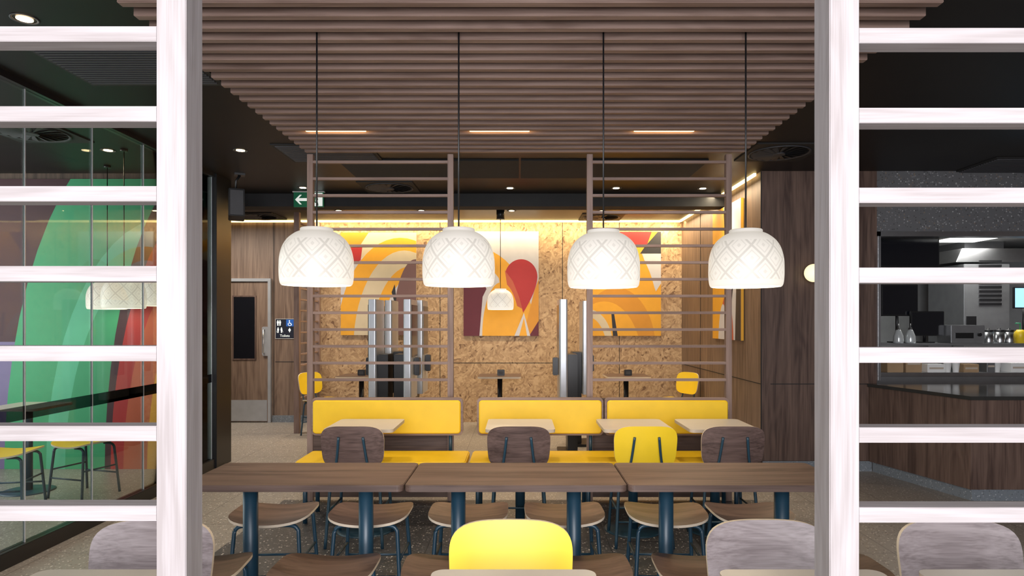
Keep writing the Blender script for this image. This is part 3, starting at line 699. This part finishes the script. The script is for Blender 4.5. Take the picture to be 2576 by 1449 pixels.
# ------------------------------------------------------------------ counter & kitchen
kx = 3.56
struct('wall_bulkhead', bx(kx, 7.5, 6.52, 6.62, Z(582, 6.5), CE).mesh('bulk', ['grey_tz']))
struct('window_7', MB().box(kx, kx+.03, 6.50, 6.64, .9, Z(582, 6.5)).box(kx, 7.5, 6.50, 6.64, Z(588, 6.5)-.025, Z(582, 6.5)).mesh('ofr', ['steel'], .002))
outl = [(3.47, 6.49), (3.72, 5.40), (7.4, 5.40), (7.4, 6.40), (3.60, 6.40), (3.60, 6.49)]
outk = [(3.50, 6.49), (3.75, 5.43), (7.38, 5.43), (7.38, 6.38), (3.62, 6.38), (3.62, 6.49)]
thing('service_counter', 'walnut-fronted service counter with dark polished stone top', 'counter',
      [('body', MB().prism(outl, XY, .10, .84).mesh('cb', ['wallwood'])), ('plinth', MB().prism(outk, XY, 0, .10).mesh('pl', ['skirt_tz']), (0, 0, 0), 'grey terrazzo skirting'),
       ('worktop', MB().prism([(3.45, 6.49), (3.70, 5.37), (7.42, 5.37), (7.42, 6.42), (3.60, 6.42), (3.60, 6.49)], XY, .84, .87).mesh('ct', ['counter_top'], .002))])
thing('kitchen_bench', 'stainless steel kitchen workbench behind the servery', 'workbench',
      [('benchtop', MB().box(3.62, 7.4, 7.0, 7.6, .90, .94).mesh('kt', ['steel'], .003)), ('cabinet', MB().box(3.62, 7.4, 7.05, 7.6, 0, .90).mesh('kc', ['steel_matte'])),
       ('shelf', MB().box(3.70, 7.3, 7.20, 7.58, 1.22, 1.245).mesh('sh', ['steel_matte'], .002)), ]+[('shelf_leg', MB().tube([(x, 7.56, .94), (x, 7.56, 1.22)], .012, 10).mesh('sl', ['steel'])) for x in (3.75, 5.0, 6.2)], (0, 0, 0))
def monitor(px0, px1, py0, py1, d, label, mat='screen_dark', arm_to=None):
    w = X(px1, d)-X(px0, d); h = Z(py0, d)-Z(py1, d); c = (X((px0+px1)/2, d), d, Z(py1, d))
    parts = [('housing', MB().cbox((0, .02, h/2), (w, .035, h)).mesh('mh', ['black'], .005)), ('screen', MB().cbox((0, .0005, h/2), (w*.94, .003, h*.9)).mesh('ms', [mat]))]
    if arm_to is not None:
        parts.append(('stand', MB().tube([(0, .06, h*.4), (0, .06, arm_to-c[2])], .016, 12).cbox((0, .045, h*.4), (.08, .03, .08)).cbox((0, .06, arm_to-c[2]+(.006 if arm_to < c[2] else -.006)), (.16, .12, .012)).mesh('st', ['black'])))
    thing('monitor', label, 'monitor', parts, c, 0, 'kitchen monitors')
monitor(2212, 2364, 598, 672, 6.8, 'large black menu screen seen in the servery opening', arm_to=2.5)
monitor(2218, 2310, 715, 795, 7.42, 'black order screen on a stand', arm_to=1.245)
monitor(2292, 2376, 783, 845, 7.36, 'small black order screen on a stand', arm_to=1.245)
monitor(2552, 2620, 722, 776, 7.42, 'lit order screen with pale blue display', 'screen_blue', arm_to=1.245)
thing('exhaust_hood', 'stainless steel extraction hood over the fryers', 'extraction hood',
      [('canopy', MB().prism([(X(2385, 8.2), Z(662, 8.2)), (7.4, Z(662, 8.2)), (7.4, Z(628, 8.2)), (X(2400, 8.2), Z(628, 8.2))], XZ, 8.05, 9.2).mesh('hc', ['steel'], .004)), ('duct', MB().box(X(2440, 8.2), X(2540, 8.2), 8.3, 9.2, Z(628, 8.2), 2.5).mesh('hdct', ['steel_matte']))])
lou = MB()
for i in range(11): lou.box(X(2462, 8.0), X(2518, 8.0), 7.985, 8.0, Z(768, 8)+i*.052, Z(768, 8)+i*.052+.028)
thing('fryer', 'tall stainless steel cooking unit with dark louvres', 'fryer',
      [('body', MB().box(X(2425, 8.0), X(2540, 8.0), 8.0, 8.7, 0, Z(664, 8.0)).mesh('fb', ['steel_matte'], .004)), ('louvres', lou.mesh('fl', ['black'])), ('control_panel', MB().box(X(2430, 8), X(2455, 8), 7.99, 8.0, 1.35, 1.55).mesh('cp', ['black']))])
thing('toaster', 'stainless steel conveyor toaster on the kitchen shelf', 'toaster',
      [('body', MB().box(X(2385, 7.3), X(2470, 7.3), 7.25, 7.5, 1.245, Z(818, 7.3)).mesh('tb', ['steel_matte'], .006)), ('slot', MB().box(X(2395, 7.3), X(2440, 7.3), 7.24, 7.25, 1.30, 1.36).mesh('tsl', ['black'])), ('knob', MB().tube([(X(2455, 7.3), 7.25, 1.34), (X(2455, 7.3), 7.23, 1.34)], .02, 16).mesh('kn', ['black']))])
botb = MB().lathe([(.001, 0), (.052, 0), (.055, .02), (.05, .08), (.028, .14), (.02, .15)], 28).mesh('bb', ['bottle_clear'])
botc = MB().lathe([(.021, .148), (.018, .165), (.006, .18), (.004, .215), (.001, .216)], 20).mesh('bc', ['steel'])
for px in (2260, 2290):
    thing('sauce_bottle', 'clear cone-shaped squeeze bottle with thin nozzle', 'bottle', [('body', botb), ('cap', botc)],
          (X(px, 7.28), 7.28, 1.245), 0, 'squeeze bottles on the kitchen shelf')
canb = MB().lathe([(.001, 0), (.048, 0), (.05, .01), (.05, .13), (.001, .13)], 28).mesh('cb', ['steel'])
canl = MB().lathe([(.001, .131), (.052, .131), (.052, .145), (.012, .15), (.012, .165), (.001, .166)], 28).mesh('cl', ['black'])
for px in (2486, 2514, 2538):
    thing('canister', 'steel seasoning canister with a black lid', 'canister', [('body', canb), ('lid', canl)], (X(px, 7.3), 7.3, 1.245), 0, 'steel canisters on the kitchen shelf')
cupm = MB().lathe([(.028, 0), (.040, .11), (.042, .112), (.040, .108), (.027, .004)], 24).mesh('cup', ['white'])
cupb = MB().disc((0, 0, 0), .028, .003).mesh('cupb', ['white'])
for x in (3.98, 4.07, 4.62, 4.71, 5.15):
    thing('paper_cup', 'white paper cup standing on the steel workbench', 'cup', [('wall', cupm), ('bottom', cupb)], (x if x != 3.98 else 4.02, 7.07 if x != 4.07 else 7.16, .94), 0, 'paper cups on the kitchen bench') if x not in (3.98, 4.07) else None
def carton(px0, px1, py0, d, zb, label, mat, g):
    w = X(px1, d)-X(px0, d)
    thing('carton', label, 'box', [('box_body', MB().cbox((0, 0, (Z(py0, d)-zb)/2), (w, .16, Z(py0, d)-zb)).mesh('cb', [mat], .003)), ('tape', MB().cbox((0, -.081, (Z(py0, d)-zb)/2), (w*.8, .001, .02)).mesh('ctp', ['table_edge']))], (X((px0+px1)/2, d), d, zb), 0, g)
for (p0, p1, py, mt) in ((2222, 2262, 885, 'cardboard'), (2268, 2308, 893, 'cardboard'), (2322, 2366, 915, 'white'), (2412, 2450, 915, 'cardboard'), (2470, 2490, 905, 'steel_matte'), (2530, 2570, 912, 'white')):
    carton(p0, p1, py, 7.12, .94, 'small packaging carton on the kitchen bench' if mt != 'cardboard' else 'brown cardboard carton on the kitchen bench', mt, 'cartons on the kitchen bench')
thing('sauce_dispenser', 'yellow sauce dispenser with green pump on the kitchen shelf', 'dispenser',
      [('body', MB().lathe([(.001, 0), (.05, 0), (.05, .12), (.03, .15), (.001, .15)], 24).mesh('d', ['yellow'])), ('pump', MB().tube([(0, 0, .15), (0, 0, .22), (-.05, 0, .22)], .008, 8).mesh('p', ['a_green']))], (X(2566, 7.28), 7.28, 1.245))
thing('kitchen_light', 'fluorescent panel light in the kitchen ceiling', 'light fixture',
      [('frame', MB().box(5.10, 5.72, 7.62, 8.25, 2.48, 2.5).mesh('kf', ['white'])), ('diffuser', MB().box(5.14, 5.68, 7.66, 8.2, 2.475, 2.48).mesh('kd', ['light_cool']))])

# ------------------------------------------------------------------ lights
def area(name, loc, rot, sx, sy, e, col):
    li = bpy.data.lights.new(name, 'AREA'); li.shape = 'RECTANGLE'; li.size = sx; li.size_y = sy; li.energy = e; li.color = col
    o = bpy.data.objects.new(name, li); o.location = loc; o.rotation_euler = rot; COL.objects.link(o); return o
R90 = math.pi/2
area('shopfront_daylight', (0, -2.7, 1.9), (R90, 0, 0), 3.4, 3.0, 540, (.97, .96, 1))
area('playroom_fill', (-5.9, 4.5, 1.8), (0, -R90, 0), 2.5, 3.5, 95, (.95, .98, 1))  # added fill lamp that brightens the mural wall, not a real window
area('cove_back', (-.3, 9.5, 2.94), (math.radians(14), 0, 0), 5.4, .08, 50, (1, .77, .44))
area('cove_right', (2.25, 8.1, 2.94), (0, math.radians(14), 0), .08, 3.0, 38, (1, .80, .52))
area('kitchen_area', (5.4, 7.5, 2.45), (0, 0, 0), 1.2, .6, 28, (1, .98, .94))
area('corridor_area', (-4.3, 8.6, 2.9), (0, 0, 0), 1.2, .8, 55, (1, .92, .82))
wd = bpy.data.worlds.new('w'); S.world = wd; wd.use_nodes = True
bg = wd.node_tree.nodes['Background']; bg.inputs[0].default_value = (.88, .92, 1, 1); bg.inputs[1].default_value = .45

# ------------------------------------------------------------------ camera
cam = bpy.data.cameras.new('cam'); co = bpy.data.objects.new('cam', cam); COL.objects.link(co)
co.location = (0, 0, H); co.rotation_euler = (R90, 0, 0)
cam.sensor_width = 36; cam.lens = F/2576*36
cam.shift_x = (1288-CX)/2576; cam.shift_y = (CY-724.5)/2576
cam.clip_start = .05
S.camera = co
S.view_settings.view_transform = 'Standard'
